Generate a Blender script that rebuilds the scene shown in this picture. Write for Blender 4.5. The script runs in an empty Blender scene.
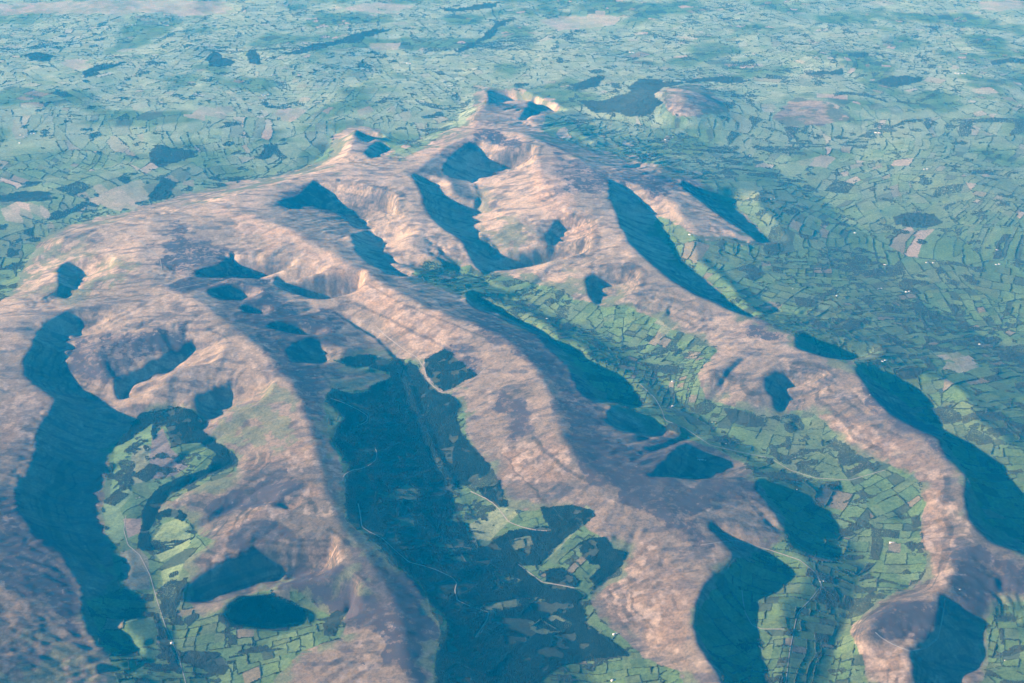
import bpy, math
import numpy as np
R = math.radians
rng = np.random.default_rng(7)

# ------------------------------------------------------------------ camera
W, H = 1024, 683
CAM_Z, PITCH, HFOV = 9500.0, R(27.0), R(40.0)
F = (W / 2) / math.tan(HFOV / 2)
CP, SP = math.cos(PITCH), math.sin(PITCH)

def ray(px, py):
    dx = (np.asarray(px, float) - W / 2) / F
    dy = (H / 2 - np.asarray(py, float)) / F
    return dx, CP + SP * dy, -SP + CP * dy

def to_world(px, py, z):
    x, y, w = ray(px, py)
    t = (np.asarray(z, float) - CAM_Z) / w
    return x * t, y * t

def to_pix(x, y, z):
    zr = z - CAM_Z
    d = y * CP - zr * SP
    d = np.maximum(d, 100.0)
    return W / 2 + F * x / d, H / 2 - F * (y * SP + zr * CP) / d

# ------------------------------------------------------------------ noise
def hsh(ix, iy, s=0):
    a = (ix.astype(np.int64) * 374761393 + iy.astype(np.int64) * 668265263 + s * 2147483647) & 0xFFFFFFFF
    a = ((a ^ (a >> 13)) * 1274126177) & 0xFFFFFFFF
    a = ((a ^ (a >> 16)) * 2246822519) & 0xFFFFFFFF
    a = a ^ (a >> 15)
    return (a & 0xFFFFFF) / float(0x1000000)

def vnoise(x, y, s=0):
    ix = np.floor(x); iy = np.floor(y)
    fx = x - ix; fy = y - iy
    fx = fx * fx * fx * (fx * (fx * 6 - 15) + 10); fy = fy * fy * fy * (fy * (fy * 6 - 15) + 10)
    a = hsh(ix, iy, s); b = hsh(ix + 1, iy, s); c = hsh(ix, iy + 1, s); d = hsh(ix + 1, iy + 1, s)
    return (a + (b - a) * fx) * (1 - fy) + (c + (d - c) * fx) * fy

def fbm(x, y, wl, octv=4, s=0, ridged=False, gain=0.5):
    o = np.zeros_like(x); amp = 1.0; tot = 0.0
    ca, sa = 0.8, 0.6
    for k in range(octv):
        n = vnoise(x / wl + 17.3 * k, y / wl - 9.1 * k, s + k)
        if ridged: n = 1 - np.abs(2 * n - 1)
        o += amp * n; tot += amp
        amp *= gain; wl *= 0.49
        x, y = x * ca - y * sa, x * sa + y * ca
    return o / tot

def sstep(a, b, x):
    t = np.clip((x - a) / (b - a), 0, 1)
    return t * t * (3 - 2 * t)

# ------------------------------------------------------------------ masks traced in the picture
MX0, MY0, MX1, MY1 = -260, -60, 1284, 900
def raster(polys, blur=0.0):
    m = np.zeros((MY1 - MY0, MX1 - MX0), np.float32)
    for P in polys:
        P = np.array(P, float)
        x0 = max(int(P[:, 0].min()) - 1, MX0); x1 = min(int(P[:, 0].max()) + 2, MX1)
        y0 = max(int(P[:, 1].min()) - 1, MY0); y1 = min(int(P[:, 1].max()) + 2, MY1)
        gx, gy = np.meshgrid(np.arange(x0, x1) + 0.0, np.arange(y0, y1) + 0.0)
        ins = np.zeros(gx.shape, bool)
        n = len(P)
        for i in range(n):
            xa, ya = P[i]; xb, yb = P[(i + 1) % n]
            if ya == yb: continue
            c = ((ya > gy) != (yb > gy)) & (gx < (xb - xa) * (gy - ya) / (yb - ya) + xa)
            ins ^= c
        v = m[y0 - MY0:y1 - MY0, x0 - MX0:x1 - MX0]
        v[ins] = 1
    return gblur(m, blur) if blur > 0 else m

def gblur(a, s):
    if s <= 0: return a
    r = int(3 * s + 1)
    k = np.exp(-0.5 * (np.arange(-r, r + 1) / s) ** 2); k /= k.sum()
    for ax in (0, 1):
        p = np.pad(a, [(r, r) if i == ax else (0, 0) for i in (0, 1)], mode='edge')
        o = np.zeros_like(a)
        for i, w in enumerate(k):
            o += w * (p[i:i + a.shape[0]] if ax == 0 else p[:, i:i + a.shape[1]])
        a = o
    return a

def samp(m, px, py):
    x = np.clip(px - MX0, 0, m.shape[1] - 1.001); y = np.clip(py - MY0, 0, m.shape[0] - 1.001)
    ix = x.astype(np.int32); iy = y.astype(np.int32); fx = x - ix; fy = y - iy
    return (m[iy, ix] * (1 - fx) + m[iy, ix + 1] * fx) * (1 - fy) + (m[iy + 1, ix] * (1 - fx) + m[iy + 1, ix + 1] * fx) * fy

SHADE = [
 [(447,167),(457,155),(469,145),(477,144),(481,150),(489,160),(507,164),(502,168),(489,173),(475,180),(459,178),(449,175)],
 [(414,174),(428,178),(438,184),(445,195),(460,203),(474,208),(476,228),(479,241),(492,255),(515,260),(542,256),(563,250),(549,258),(529,265),(509,267),(489,271),(479,268),(472,255),(465,240),(445,228),(435,218),(428,205),(424,190)],
 [(490,92),(512,88),(525,95),(502,103),(492,102)],
 [(535,98),(559,107),(545,112),(530,115),(522,120)],
 [(359,126),(369,127),(379,135),(367,142),(360,135)],
 [(382,142),(392,147),(372,157),(367,153),(374,147)],
 [(613,181),(629,187),(639,197),(655,212),(665,230),(676,247),(684,262),(702,277),(716,289),(729,301),(745,311),(760,318),(735,311),(715,301),(697,294),(675,281),(652,262),(634,245),(625,228),(620,213),(612,197)],
 [(682,180),(699,187),(719,193),(735,193),(739,210),(760,228),(775,243),(760,240),(742,228),(719,213),(702,200),(689,190)],
 [(799,335),(815,338),(839,346),(859,354),(842,358),(822,355),(800,348)],
 [(859,368),(875,368),(895,375),(915,385),(929,398),(939,415),(945,430),(968,441),(992,456),(1002,462),(1010,475),(1019,488),(1030,500),(1070,535),(1070,566),(1024,552),(995,542),(975,522),(969,498),(972,478),(950,456),(942,438),(915,426),(895,415),(875,395),(862,375)],
 [(589,278),(605,276),(602,295),(597,306),(590,291)],
 [(556,225),(564,222),(560,240),(555,246),(549,240)],
 [(355,235),(372,231),(385,240),(384,255),(392,265),(409,276),(392,273),(372,263),(360,251)],
 [(317,182),(330,190),(342,202),(358,213),(372,228),(360,228),(345,215),(330,208),(310,205),(290,207),(280,203),(300,198)],
 [(232,258),(245,265),(264,273),(250,277),(225,273),(197,277),(203,271),(222,268)],
 [(210,291),(227,288),(247,291),(240,298),(217,297)],
 [(277,276),(287,283),(307,288),(327,291),(329,298),(310,296),(290,290),(280,285)],
 [(243,306),(263,308),(260,312),(247,311)],
 [(267,325),(287,325),(300,328),(320,333),(290,331)],
 [(290,351),(300,343),(317,340),(327,351),(325,360),(313,362),(297,360)],
 [(43,331),(50,325),(67,316),(80,315),(83,321),(77,331),(68,341),(65,351),(65,365),(72,378),(83,388),(100,398),(113,408),(130,415),(143,420),(127,435),(113,448),(110,455),(108,475),(103,492),(102,505),(103,522),(110,538),(117,552),(123,565),(122,585),(133,592),(153,593),(153,618),(120,618),(127,632),(140,642),(140,653),(113,652),(100,638),(90,618),(88,605),(87,588),(80,572),(67,555),(47,538),(33,522),(23,508),(23,485),(38,465),(42,455),(42,435),(47,425),(57,411),(63,400),(53,395),(40,385),(30,375),(28,361),(40,345)],
 [(187,595),(200,582),(217,572),(233,563),(253,557),(273,558),(288,563),(283,572),(267,582),(247,588),(227,593),(207,600),(193,602)],
 [(230,615),(233,605),(247,598),(273,595),(293,602),(305,612),(303,622),(290,625),(270,628),(250,625),(235,625)],
 [(62,268),(70,263),(78,266),(80,278),(70,291),(63,295),(62,281)],
 [(200,398),(218,392),(233,385),(230,397),(213,418),(203,415)],
 [(469,291),(489,300),(515,315),(535,325),(555,338),(575,345),(589,358),(609,368),(625,375),(637,388),(644,405),(632,408),(615,401),(589,395),(582,385),(575,368),(560,352),(540,335),(515,320),(500,312),(475,303)],
 [(615,411),(635,410),(655,418),(669,428),(662,433),(642,433),(619,428),(610,421)],
 [(655,475),(672,460),(684,446),(705,450),(722,458),(738,463),(726,471),(702,474),(682,475)],
 [(757,483),(779,490),(802,498),(822,512),(835,520),(844,528),(840,545),(839,560),(822,555),(805,548),(795,542),(789,528),(779,512),(767,498)],
 [(709,522),(732,535),(749,542),(769,552),(789,565),(795,575),(785,588),(772,595),(759,600),(757,615),(759,630),(764,655),(772,690),(735,700),(728,684),(719,668),(705,648),(699,628),(702,605),(712,585),(729,572),(742,558),(728,542)],
 [(945,597),(959,605),(975,615),(987,618),(985,635),(990,652),(982,668),(965,675),(959,690),(922,690),(920,668),(915,655),(929,645),(939,632),(944,615)],
 [(770,380),(780,376),(790,377),(786,388),(789,400),(783,413),(777,405),(778,394),(769,392)],
 [(118,385),(124,380),(140,374),(160,362),(185,352),(196,338),(192,348),(175,362),(155,372),(130,384),(122,398),(118,398)],
]
HULL = [[(-260,330),(-60,290),(0,285),(20,262),(50,232),(100,213),(160,200),(225,182),(300,165),(325,150),(335,128),(350,120),(380,124),(400,142),(440,125),(462,112),(462,92),(490,82),(530,86),(565,105),(600,118),(680,132),(760,155),(830,195),(870,245),(900,285),(960,315),(1020,345),(1100,395),(1284,480),(1284,900),(-260,900)]]
# control lines: (px, py, elevation in metres)
LINES = [
 # crest with the eastern scarp
 [(486,129,690),(522,133,700),(555,147,700),(585,163,690),(610,185,660),(622,225,630),(645,257,610),(675,280,590),(715,301,570),(750,318,550),(797,338,560),(830,355,550),(858,372,540),(885,408,530),(915,427,520),(942,440,510),(968,475,500),(967,500,490),(975,525,480),(998,545,470),(1060,563,460),(1160,600,430)],
 [(600,165,640),(650,175,560),(690,188,500),(720,213,430),(760,242,330)],
 [(655,212,480),(690,250,400),(730,285,330),(770,312,290)],
 # head of the range, western scarp
 [(486,129,690),(466,136,675),(446,147,660),(428,160,650),(414,173,650),(385,172,640),(350,168,630),(325,176,620),(280,184,600),(240,192,590),(200,205,580),(150,215,560),(100,225,520),(60,238,440)],
 [(522,133,700),(528,148,715),(533,162,720),(545,182,680),(560,200,640),(585,235,600),(600,260,580),(625,290,540),(670,315,500)],
 [(414,173,650),(424,192,640),(432,208,620),(445,228,590),(465,242,540),(473,257,470),(482,272,360)],
 [(497,141,640),(500,150,610),(482,152,560)],[(425,146,430),(455,127,450)],[(510,122,500),(545,131,500),(590,150,480),(625,165,470)],
 [(470,168,480),(477,190,440),(478,207,410),(482,228,370),(492,255,330),(485,275,310)],
 [(562,225,470),(563,250,400),(530,262,340),(500,266,320),(485,277,305),(510,296,290),(545,312,272),(590,331,255),(640,364,235),(668,393,215),(700,426,198),(750,460,185),(800,480,175),(840,530,160),(855,575,150),(845,620,145),(820,690,135),(790,800,130)],
 [(530,200,560),(515,225,500),(540,240,470)],
 [(600,245,590),(570,255,520),(540,268,440),(520,280,350)],
 [(597,306,400),(600,325,300)],
 # spur and knoll on the east valley side
 [(750,318,550),(755,340,520),(730,360,480),(710,372,440),(705,380,400)],
 [(800,345,540),(775,365,500),(763,380,470),(745,395,400)],
 [(795,400,350),(800,430,250)],
 [(900,420,520),(870,425,470),(850,440,380),(835,445,260)],
 [(965,480,500),(935,500,440),(922,510,330),(900,520,220)],
 [(975,525,480),(955,560,440),(930,575,360),(905,590,220)],
 # hill with the rampart
 [(955,560,450),(945,590,440),(944,615,430),(929,645,410),(915,657,400),(900,690,380)],
 [(945,590,440),(905,600,430),(870,620,420),(862,640,380)],
 [(985,640,230),(975,690,200)],
 [(1060,600,380),(1010,612,340),(1000,640,250)],
 # central ridge
 [(200,205,600),(240,210,660),(280,225,690),(330,252,700),(380,283,700),(430,310,690),(470,322,690),(505,338,690),(532,362,680),(548,395,660),(558,430,630),(575,460,600),(620,488,560),(680,478,520),(740,478,500),(757,483,480)],
 [(620,488,560),(660,510,540),(705,522,520),(735,545,490),(722,572,480),(702,600,470),(698,628,450),(718,668,430),(735,700,420),(760,800,380)],
 [(757,483,480),(779,512,460),(793,540,420)],
 [(532,362,680),(560,390,620),(600,412,550),(600,440,555)],
 [(475,303,420),(500,312,450),(515,320,490),(540,335,540),(560,352,560),(575,368,560),(590,396,520),(615,404,470),(635,410,420)],
 [(655,475,530),(672,460,500),(684,446,430)],
 [(620,500,540),(600,530,470),(625,555,420),(615,575,340),(590,600,240)],
 [(660,540,480),(650,600,380),(640,650,260)],
 [(355,235,640),(372,263,630),(392,273,610),(409,277,600)],
 [(385,240,480),(392,262,440),(430,268,390),(480,275,310)],
 [(325,176,620),(345,195,610),(370,215,600),(400,240,560),(440,262,480)],
 [(300,200,610),(345,214,520),(372,229,480),(385,240,470)],
 # valley under the plantation
 [(190,222,640),(230,262,600),(270,280,560),(300,298,520),(335,312,480),(375,335,430),(405,365,390),(415,400,350),(430,440,320),(450,480,295),(470,520,270),(500,560,245),(540,605,215),(575,640,190),(600,700,165),(640,800,150)],
 # western ridge and its spurs
 [(150,215,560),(140,240,600),(135,265,640),(160,285,700),(190,295,750),(230,325,720),(270,358,700),(300,400,680),(312,440,660),(322,480,640),(340,525,600),(370,560,560),(400,610,520),(410,683,480),(420,800,450)],
 [(190,295,750),(150,297,700),(100,304,670),(50,312,650),(0,322,620),(-60,335,600)],
 [(0,322,620),(35,345,640),(26,362,630),(32,378,620),(55,398,600),(42,430,590),(24,485,580),(33,522,560),(67,555,520),(87,590,470),(90,620,450),(113,653,400),(150,700,350)],
 [(-60,335,600),(-60,480,640),(-80,620,640),(-80,800,600),(0,600,560),(40,680,470),(80,800,420)],
 [(-200,400,560),(-200,700,560)],
 [(78,268,470),(80,280,460),(66,296,500)],
 [(62,268,560),(60,285,560)],
 [(190,312,720),(150,335,650),(110,345,620),(80,350,600),(75,372,560),(100,392,480),(130,412,380)],
 [(245,345,700),(200,352,650),(165,368,610),(135,385,560),(128,400,500),(142,413,400)],
 [(195,345,560),(150,375,470),(122,395,400),(118,405,370)],
 [(290,385,680),(255,392,620),(232,405,560),(222,425,480),(215,440,390)],
 [(233,390,520),(212,418,400),(205,428,370)],
 [(318,455,650),(275,466,590),(233,478,500),(195,490,430),(165,508,340)],
 [(300,480,640),(267,505,570),(233,532,480),(193,560,380),(178,585,280)],
 [(290,505,540),(240,500,440),(190,535,330),(158,575,260)],
 [(330,530,600),(293,558,530),(267,588,450),(240,594,410),(215,610,330)],
 [(288,563,470),(240,588,350),(195,603,280),(180,620,240)],
 [(400,610,520),(350,590,500),(320,600,460),(306,615,400)],
 [(410,683,480),(350,660,440),(300,658,400),(275,675,330),(250,700,280)],
 [(300,625,340),(240,650,260),(200,690,220)],
 [(80,320,560),(60,350,440),(62,372,400),(85,400,360),(100,430,330),(95,470,300),(98,510,280),(120,555,265),(150,595,245),(160,630,230),(180,690,210),(200,800,190)],
 [(130,440,350),(125,480,330),(130,520,310)],
 [(235,460,380),(205,472,350),(165,500,310),(150,530,285),(155,575,255)],
 # outliers
 [(475,118,520),(482,105,470),(488,97,500)],
 [(505,110,430),(530,108,450),(522,120,420)],
 [(350,150,560),(352,135,520),(357,128,500)],
]
# isolated low hills out on the lowland: px, py, height above the plain, radius in metres
KNOLLS = [(690,98,260,1500),(650,100,150,1200),(815,108,110,1300),(600,70,60,1500),(40,8,120,2600),(140,6,100,2600),(250,12,80,2000),(1010,80,60,1200),
          (300,50,90,1600),(120,180,60,900),(930,150,50,1300),(60,190,50,900),(520,50,50,1500),(850,60,60,1500),(900,300,40,900)]

WOODS = {   # name -> (label, polygons)
 'main': [(332,388),(345,395),(362,393),(378,383),(390,378),(388,372),(370,367),(345,364),(335,360),(345,357),(369,355),(392,361),(415,365),(424,378),(430,388),(449,395),(457,401),(455,415),(462,435),(470,445),(482,456),(489,468),(487,476),(475,480),(465,485),(455,485),(450,498),(454,508),(448,520),(465,522),(470,530),(469,541),(485,548),(492,541),(509,532),(529,528),(549,528),(542,518),(539,508),(569,505),(589,510),(595,515),(582,526),(572,533),(559,545),(549,555),(539,565),(520,566),(529,575),(545,583),(575,588),(582,595),(584,615),(589,625),(602,635),(625,651),(628,655),(595,658),(569,663),(549,673),(538,684),(530,730),(420,730),(435,684),(436,655),(446,640),(449,622),(442,612),(429,602),(419,585),(402,568),(392,555),(379,545),(369,532),(359,525),(349,522),(345,505),(344,475),(350,462),(340,452),(331,441),(337,430),(346,418),(338,409),(326,401)],
}
CLEAR = [
 [(389,495),(400,488),(409,483),(420,490),(417,498),(395,499),(372,490)],
 [(429,542),(445,535),(469,541),(485,545),(470,552),(450,552)],
 [(445,555),(469,555),(470,562),(445,560)],
 [(489,565),(505,572),(522,580),(510,584),(500,578)],
 [(529,622),(555,615),(572,625),(560,632),(540,635),(530,629)],
 [(400,520),(412,518),(415,526),(404,528)],
 [(470,607),(500,600),(530,596),(545,600),(520,606),(490,612)],
 [(505,540),(530,536),(535,545),(515,550)],
]
MOOR = [[(662,92),(690,83),(718,94),(732,110),(700,118),(668,112)],[(775,118),(795,96),(830,103),(850,118),(825,124),(790,128)],[(760,300),(770,295),(772,300)],[(-260,330),(-60,295),(0,303),(12,290),(25,262),(35,245),(50,232),(70,225),(100,217),(130,212),(160,203),(190,192),(225,185),(260,178),(300,168),(325,158),(335,135),(350,125),(380,130),(395,148),(400,162),(420,150),(445,132),(465,122),(475,112),(474,95),(490,88),(530,92),(560,108),(545,118),(540,127),(555,135),(590,148),(640,160),(700,178),(735,205),(765,235),(770,246),(735,245),(700,240),(680,225),(660,215),(655,225),(680,262),(730,302),(760,320),(800,336),(860,368),(900,400),(945,435),(970,475),(985,520),(1024,545),(1080,560),(1284,600),(1284,640),(1080,620),(1040,600),(1000,605),(986,618),(990,660),(975,700),(960,800),(880,800),(866,660),(852,630),(875,603),(915,583),(925,560),(922,525),(927,500),(915,480),(890,465),(860,455),(840,440),(825,420),(800,408),(785,420),(760,416),(735,408),(708,397),(698,378),(707,362),(722,350),(700,340),(660,322),(625,305),(600,308),(572,298),(550,285),(520,282),(495,275),(479,272),(470,262),(450,270),(425,262),(410,274),(430,284),(460,292),(500,314),(540,332),(575,360),(600,395),(640,410),(665,430),(690,440),(740,463),(757,480),(780,510),(790,535),(770,550),(735,560),(715,585),(700,610),(700,640),(725,690),(720,800),(690,760),(680,670),(640,655),(625,640),(602,622),(590,600),(595,585),(618,572),(626,552),(600,535),(560,510),(510,512),(498,480),(490,470),(470,440),(458,400),(430,388),(415,362),(392,358),(345,355),(335,360),(345,366),(388,374),(390,380),(362,391),(332,390),(325,400),(330,440),(342,470),(345,520),(380,550),(420,590),(440,620),(436,660),(430,700),(430,800),(250,800),(262,690),(285,668),(300,650),(340,640),(345,625),(320,610),(300,592),(270,592),(240,594),(215,612),(205,618),(190,600),(186,570),(178,566),(215,540),(200,535),(188,520),(160,512),(165,505),(200,485),(237,470),(230,450),(205,440),(200,410),(165,405),(139,415),(115,440),(105,470),(102,510),(112,545),(120,590),(88,600),(100,640),(112,665),(120,700),(120,800),(-260,900)]]
SEMI = [  # rough pasture with a green cast inside the moor
 [(480,190),(505,200),(520,225),(550,245),(520,258),(490,250),(478,225)],
 [(400,262),(440,265),(478,272),(520,285),(600,310),(660,330),(700,350),(690,330),(620,295),(560,268),(530,262),(500,270),(470,262)],
 [(620,222),(680,238),(740,250),(790,270),(760,300),(700,262),(660,240)],
 [(20,262),(50,235),(80,240),(120,250),(140,268),(110,290),(60,300),(10,292)],
 [(0,640),(30,625),(70,650),(115,670),(125,700),(0,720),(-100,700)],
 [(205,430),(233,400),(290,380),(330,420),(310,450),(240,465)],
 [(330,520),(355,540),(380,570),(370,590),(340,560)],
 [(340,540),(352,560),(345,585),(330,600)],
]
HEATH = [
 [(964,535),(992,551),(1024,556),(1060,563),(1200,600),(1200,640),(1060,612),(1024,592),(1000,598),(982,617),(962,606),(942,594),(947,581),(959,568)],
 [(876,611),(916,594),(942,594),(939,622),(926,634),(906,647),(878,632)],
 [(600,438),(653,438),(680,445),(655,475),(700,478),(740,482),(762,500),(702,503),(690,516),(712,540),(712,553),(664,532),(643,507),(625,492),(600,482),(580,470),(568,445)],
 [(430,159),(451,141),(486,128),(537,139),(557,149),(522,146),(517,159),(481,146),(466,146),(446,167)],
 [(552,151),(578,159),(603,172),(616,182),(608,202),(588,197),(552,202),(557,179)],
 [(175,225),(213,240),(267,275),(280,295),(341,318),(355,345),(300,345),(250,325),(247,320),(200,295),(173,278),(160,248)],
 [(500,318),(545,340),(570,365),(600,400),(605,440),(575,445),(560,410),(548,380),(520,352),(470,325),(455,310)],
 [(500,385),(520,395),(530,430),(510,440),(495,410)],
 [(0,480),(20,490),(40,530),(70,560),(85,600),(80,630),(55,600),(0,575),(-80,560),(-80,500)],
 [(70,340),(150,330),(195,325),(193,345),(150,370),(120,390),(85,385),(70,365)],
 [(237,535),(293,525),(303,545),(257,558),(227,560)],
 [(278,586),(328,561),(354,576),(400,600),(430,640),(420,700),(380,640),(328,612),(303,600)],
 [(330,530),(350,530),(400,575),(440,620),(430,660),(410,620),(370,585)],
 [(233,485),(290,470),(310,480),(270,503),(225,525),(200,518),(215,498)],
 [(268,190),(300,186),(320,184),(345,205),(320,212),(285,212)],
 [(655,170),(690,180),(720,195),(700,200),(670,190)],
 [(690,185),(640,175),(600,160),(620,178),(650,200)],
 [(757,290),(790,335),(770,345),(745,330)],
 [(855,372),(885,400),(930,430),(965,470),(940,455),(900,430),(870,410)],
 [(425,350),(470,345),(490,365),(470,375),(440,350)],
 [(250,330),(300,345),(330,380),(320,420),(300,385),(270,355)],
]
BRACKEN = [
 [(921,510),(959,510),(965,538),(952,568),(939,581),(896,596),(866,619),(871,642),(916,662),(921,690),(886,690),(860,652),(853,622),(876,604),(921,581),(926,533)],
 [(800,400),(850,420),(900,440),(950,480),(960,510),(925,515),(915,480),(870,455)],
 [(160,512),(235,468),(310,440),(330,460),(270,470),(230,485),(190,500)],
 [(186,575),(230,530),(310,475),(320,490),(260,530),(225,560),(190,595)],
 [(210,612),(240,592),(290,563),(325,535),(335,545),(300,570),(265,592)],
 [(505,450),(560,440),(565,475),(520,490)],
 [(595,585),(640,540),(680,560),(700,600),(680,650),(640,640)],
 [(530,165),(560,160),(575,200),(600,235),(570,235),(540,200)],
 [(340,280),(380,285),(440,318),(470,335),(430,350),(390,330)],
 [(0,395),(30,385),(50,400),(35,430),(10,450),(-60,470),(-60,400)],
 [(395,165),(440,145),(490,125),(560,130),(500,128),(440,158)],
 [(270,220),(330,250),(380,285),(330,275),(270,240),(200,205)],
]
# fields that read as pale or freshly worked ground
PALE = [
 [(180,118),(205,110),(232,108),(228,115),(195,122)],[(95,190),(145,183),(150,200),(125,210),(95,203)],[(0,208),(45,203),(48,214),(0,218)],
 [(62,62),(80,58),(92,64),(78,70),(65,68)],[(945,368),(960,352),(975,360),(968,372),(955,374)],[(930,352),(950,345),(955,352),(940,360)],
 [(878,333),(895,331),(903,335),(885,339)],[(793,97),(825,104),(845,116),(825,118),(795,108)],[(780,116),(800,116),(795,128),(783,124)],
 [(655,90),(700,84),(718,100),(680,112),(660,105)],[(0,4),(120,0),(230,2),(200,10),(110,14),(40,12),(0,16)],[(580,300),(590,297),(600,302),(588,306)],
 [(375,42),(405,45),(395,50),(372,48)],[(150,7),(235,4),(228,14),(180,16)],[(980,2),(1024,0),(1024,8),(990,12)],[(655,322),(680,320),(678,330),(660,330)],
 [(800,160),(830,158),(835,166),(808,168)],[(270,110),(300,108),(305,118),(280,120)],[(330,8),(380,3),(420,6),(380,14)],[(540,20),(600,12),(625,22),(560,32)],
]
OWN_FIELDS = [
 ([(115,448),(152,424),(151,443),(116,451)], (0.13,0.21,0.09)), ([(115,451),(133,448),(128,486),(110,494)], (0.12,0.20,0.085)),
 ([(133,448),(151,444),(146,481),(128,486)], (0.20,0.22,0.13)), ([(152,438),(163,428),(171,448),(189,466),(174,476),(147,480)], (0.17,0.145,0.13)),
 ([(146,484),(174,477),(174,482),(153,494)], (0.11,0.19,0.09)), ([(103,501),(130,486),(133,494),(120,509),(125,519),(125,537),(115,547),(105,532)], (0.13,0.20,0.10)),
 ([(123,519),(141,518),(142,532),(128,538)], (0.24,0.19,0.15)), ([(163,524),(179,518),(186,522),(191,527),(190,545),(181,552),(161,562),(148,545),(151,542)], (0.20,0.27,0.12)),
 ([(120,552),(138,548),(148,557),(150,578),(150,590),(125,590)], (0.14,0.15,0.11)), ([(161,571),(184,563),(176,586),(171,599),(165,599)], (0.18,0.25,0.11)),
 ([(125,620),(152,620),(158,650),(160,690),(128,690),(140,655)], (0.10,0.17,0.08)),
 ([(470,524),(500,507),(522,510),(500,530),(490,541),(470,538)], (0.20,0.24,0.13)), ([(586,505),(596,512),(560,548),(548,560),(545,556),(575,525)], (0.17,0.21,0.11)),
]
REGROW = [[(560,528),(590,535),(560,548),(545,540)],[(459,512),(470,505),(500,520),(470,528)]]

# ------------------------------------------------------------------ terrain solve on a grid turned to the sun
AZ = R(4.0)                  # compass of the falling shadows in plan, from +X
EL = R(18.0)                   # sun height
DX, DY = math.cos(AZ), math.sin(AZ)
TE = math.tan(EL)
CELL = 40.0
U0, U1, V0, V1 = -12500.0, 14500.0, 5500.0, 35000.0
NU, NV = int((U1 - U0) / CELL), int((V1 - V0) / CELL)
gu = U0 + CELL * np.arange(NU); gv = V0 + CELL * np.arange(NV)
GU, GV = np.meshgrid(gu, gv, indexing='ij')
GX = GU * DX - GV * DY; GY = GU * DY + GV * DX     # v axis = (-DY, DX)

def low_ground(x, y):
    h = 150 + 70 * (fbm(x, y, 5200, 3, 3) - 0.5) * 2 + 60 * (fbm(x, y, 1700, 3, 5) - 0.5) * 2
    return h + sstep(0, -6000, x) * sstep(16000, 24000, y) * 40
LOWG = low_ground(GX, GY)
for kx, ky, kh, kr in KNOLLS:
    wx, wy = to_world(kx, ky, 200 + kh)
    d2 = ((GX - wx) ** 2 + ((GY - wy) * 0.8) ** 2) / (kr * kr)
    LOWG += kh * np.exp(-d2 * 1.4) * (0.75 + 0.5 * fbm(GX, GY, 900, 2, 77))

hull = raster(HULL, 2.5)
# constraint samples
cw = np.zeros((NU, NV)); cz = np.zeros((NU, NV))
for L in LINES:
    for a, b in zip(L[:-1], L[1:]):
        n = int(max(abs(a[0] - b[0]), abs(a[1] - b[1])) * 1.6) + 2
        t = np.linspace(0, 1, n)
        z = a[2] + (b[2] - a[2]) * t
        x, y = to_world(a[0] + (b[0] - a[0]) * t, a[1] + (b[1] - a[1]) * t, z)
        u = x * DX + y * DY; v = -x * DY + y * DX
        iu = np.round((u - U0) / CELL).astype(int); iv = np.round((v - V0) / CELL).astype(int)
        ok = (iu >= 0) & (iu < NU) & (iv >= 0) & (iv < NV)
        np.add.at(cw, (iu[ok], iv[ok]), 1.0); np.add.at(cz, (iu[ok], iv[ok]), z[ok])
px, py = to_pix(GX, GY, 250.0 + 0 * GX)
out = samp(hull, px, py) < 0.5
out |= (GY < 7500) | (px < MX0 + 2) | (px > MX1 - 3)
cz[out] = LOWG[out]; cw[out] = 1.0

def solve(cz, cw):
    # coarse-to-fine membrane through the constraint cells
    levels = [(cz, cw)]
    while min(levels[-1][0].shape) > 12:
        z, w = levels[-1]
        a, b = (z.shape[0] // 2) * 2, (z.shape[1] // 2) * 2
        z2 = z[:a, :b].reshape(a // 2, 2, b // 2, 2).sum((1, 3)); w2 = w[:a, :b].reshape(a // 2, 2, b // 2, 2).sum((1, 3))
        levels.append((z2, w2))
    h = None
    for z, w in levels[::-1]:
        has = w > 0
        zz = np.where(has, z / np.maximum(w, 1e-9), 0)
        if h is None: h = np.full(z.shape, 300.0)
        else:
            h = np.repeat(np.repeat(h, 2, 0), 2, 1)
            h = np.pad(h, [(0, max(0, z.shape[0] - h.shape[0])), (0, max(0, z.shape[1] - h.shape[1]))], mode='edge')[:z.shape[0], :z.shape[1]]
        for it in range(60):
            h[has] = zz[has]
            p = np.pad(h, 1, mode='edge')
            h = 0.25 * (p[:-2, 1:-1] + p[2:, 1:-1] + p[1:-1, :-2] + p[1:-1, 2:])
        h[has] = zz[has]
    return h
Hh = solve(cz, cw)
Hh = gblur(Hh, 1.1)
# broad natural irregularity of the hill ground
inside = gblur(1.0 - out, 12)
Hh += inside * ((fbm(GX, GY, 1400, 3, 21) - 0.5) * 40 + (fbm(GX, GY, 1100, 4, 23, ridged=True) - 0.6) * 34 * sstep(250, 420, Hh))

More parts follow.
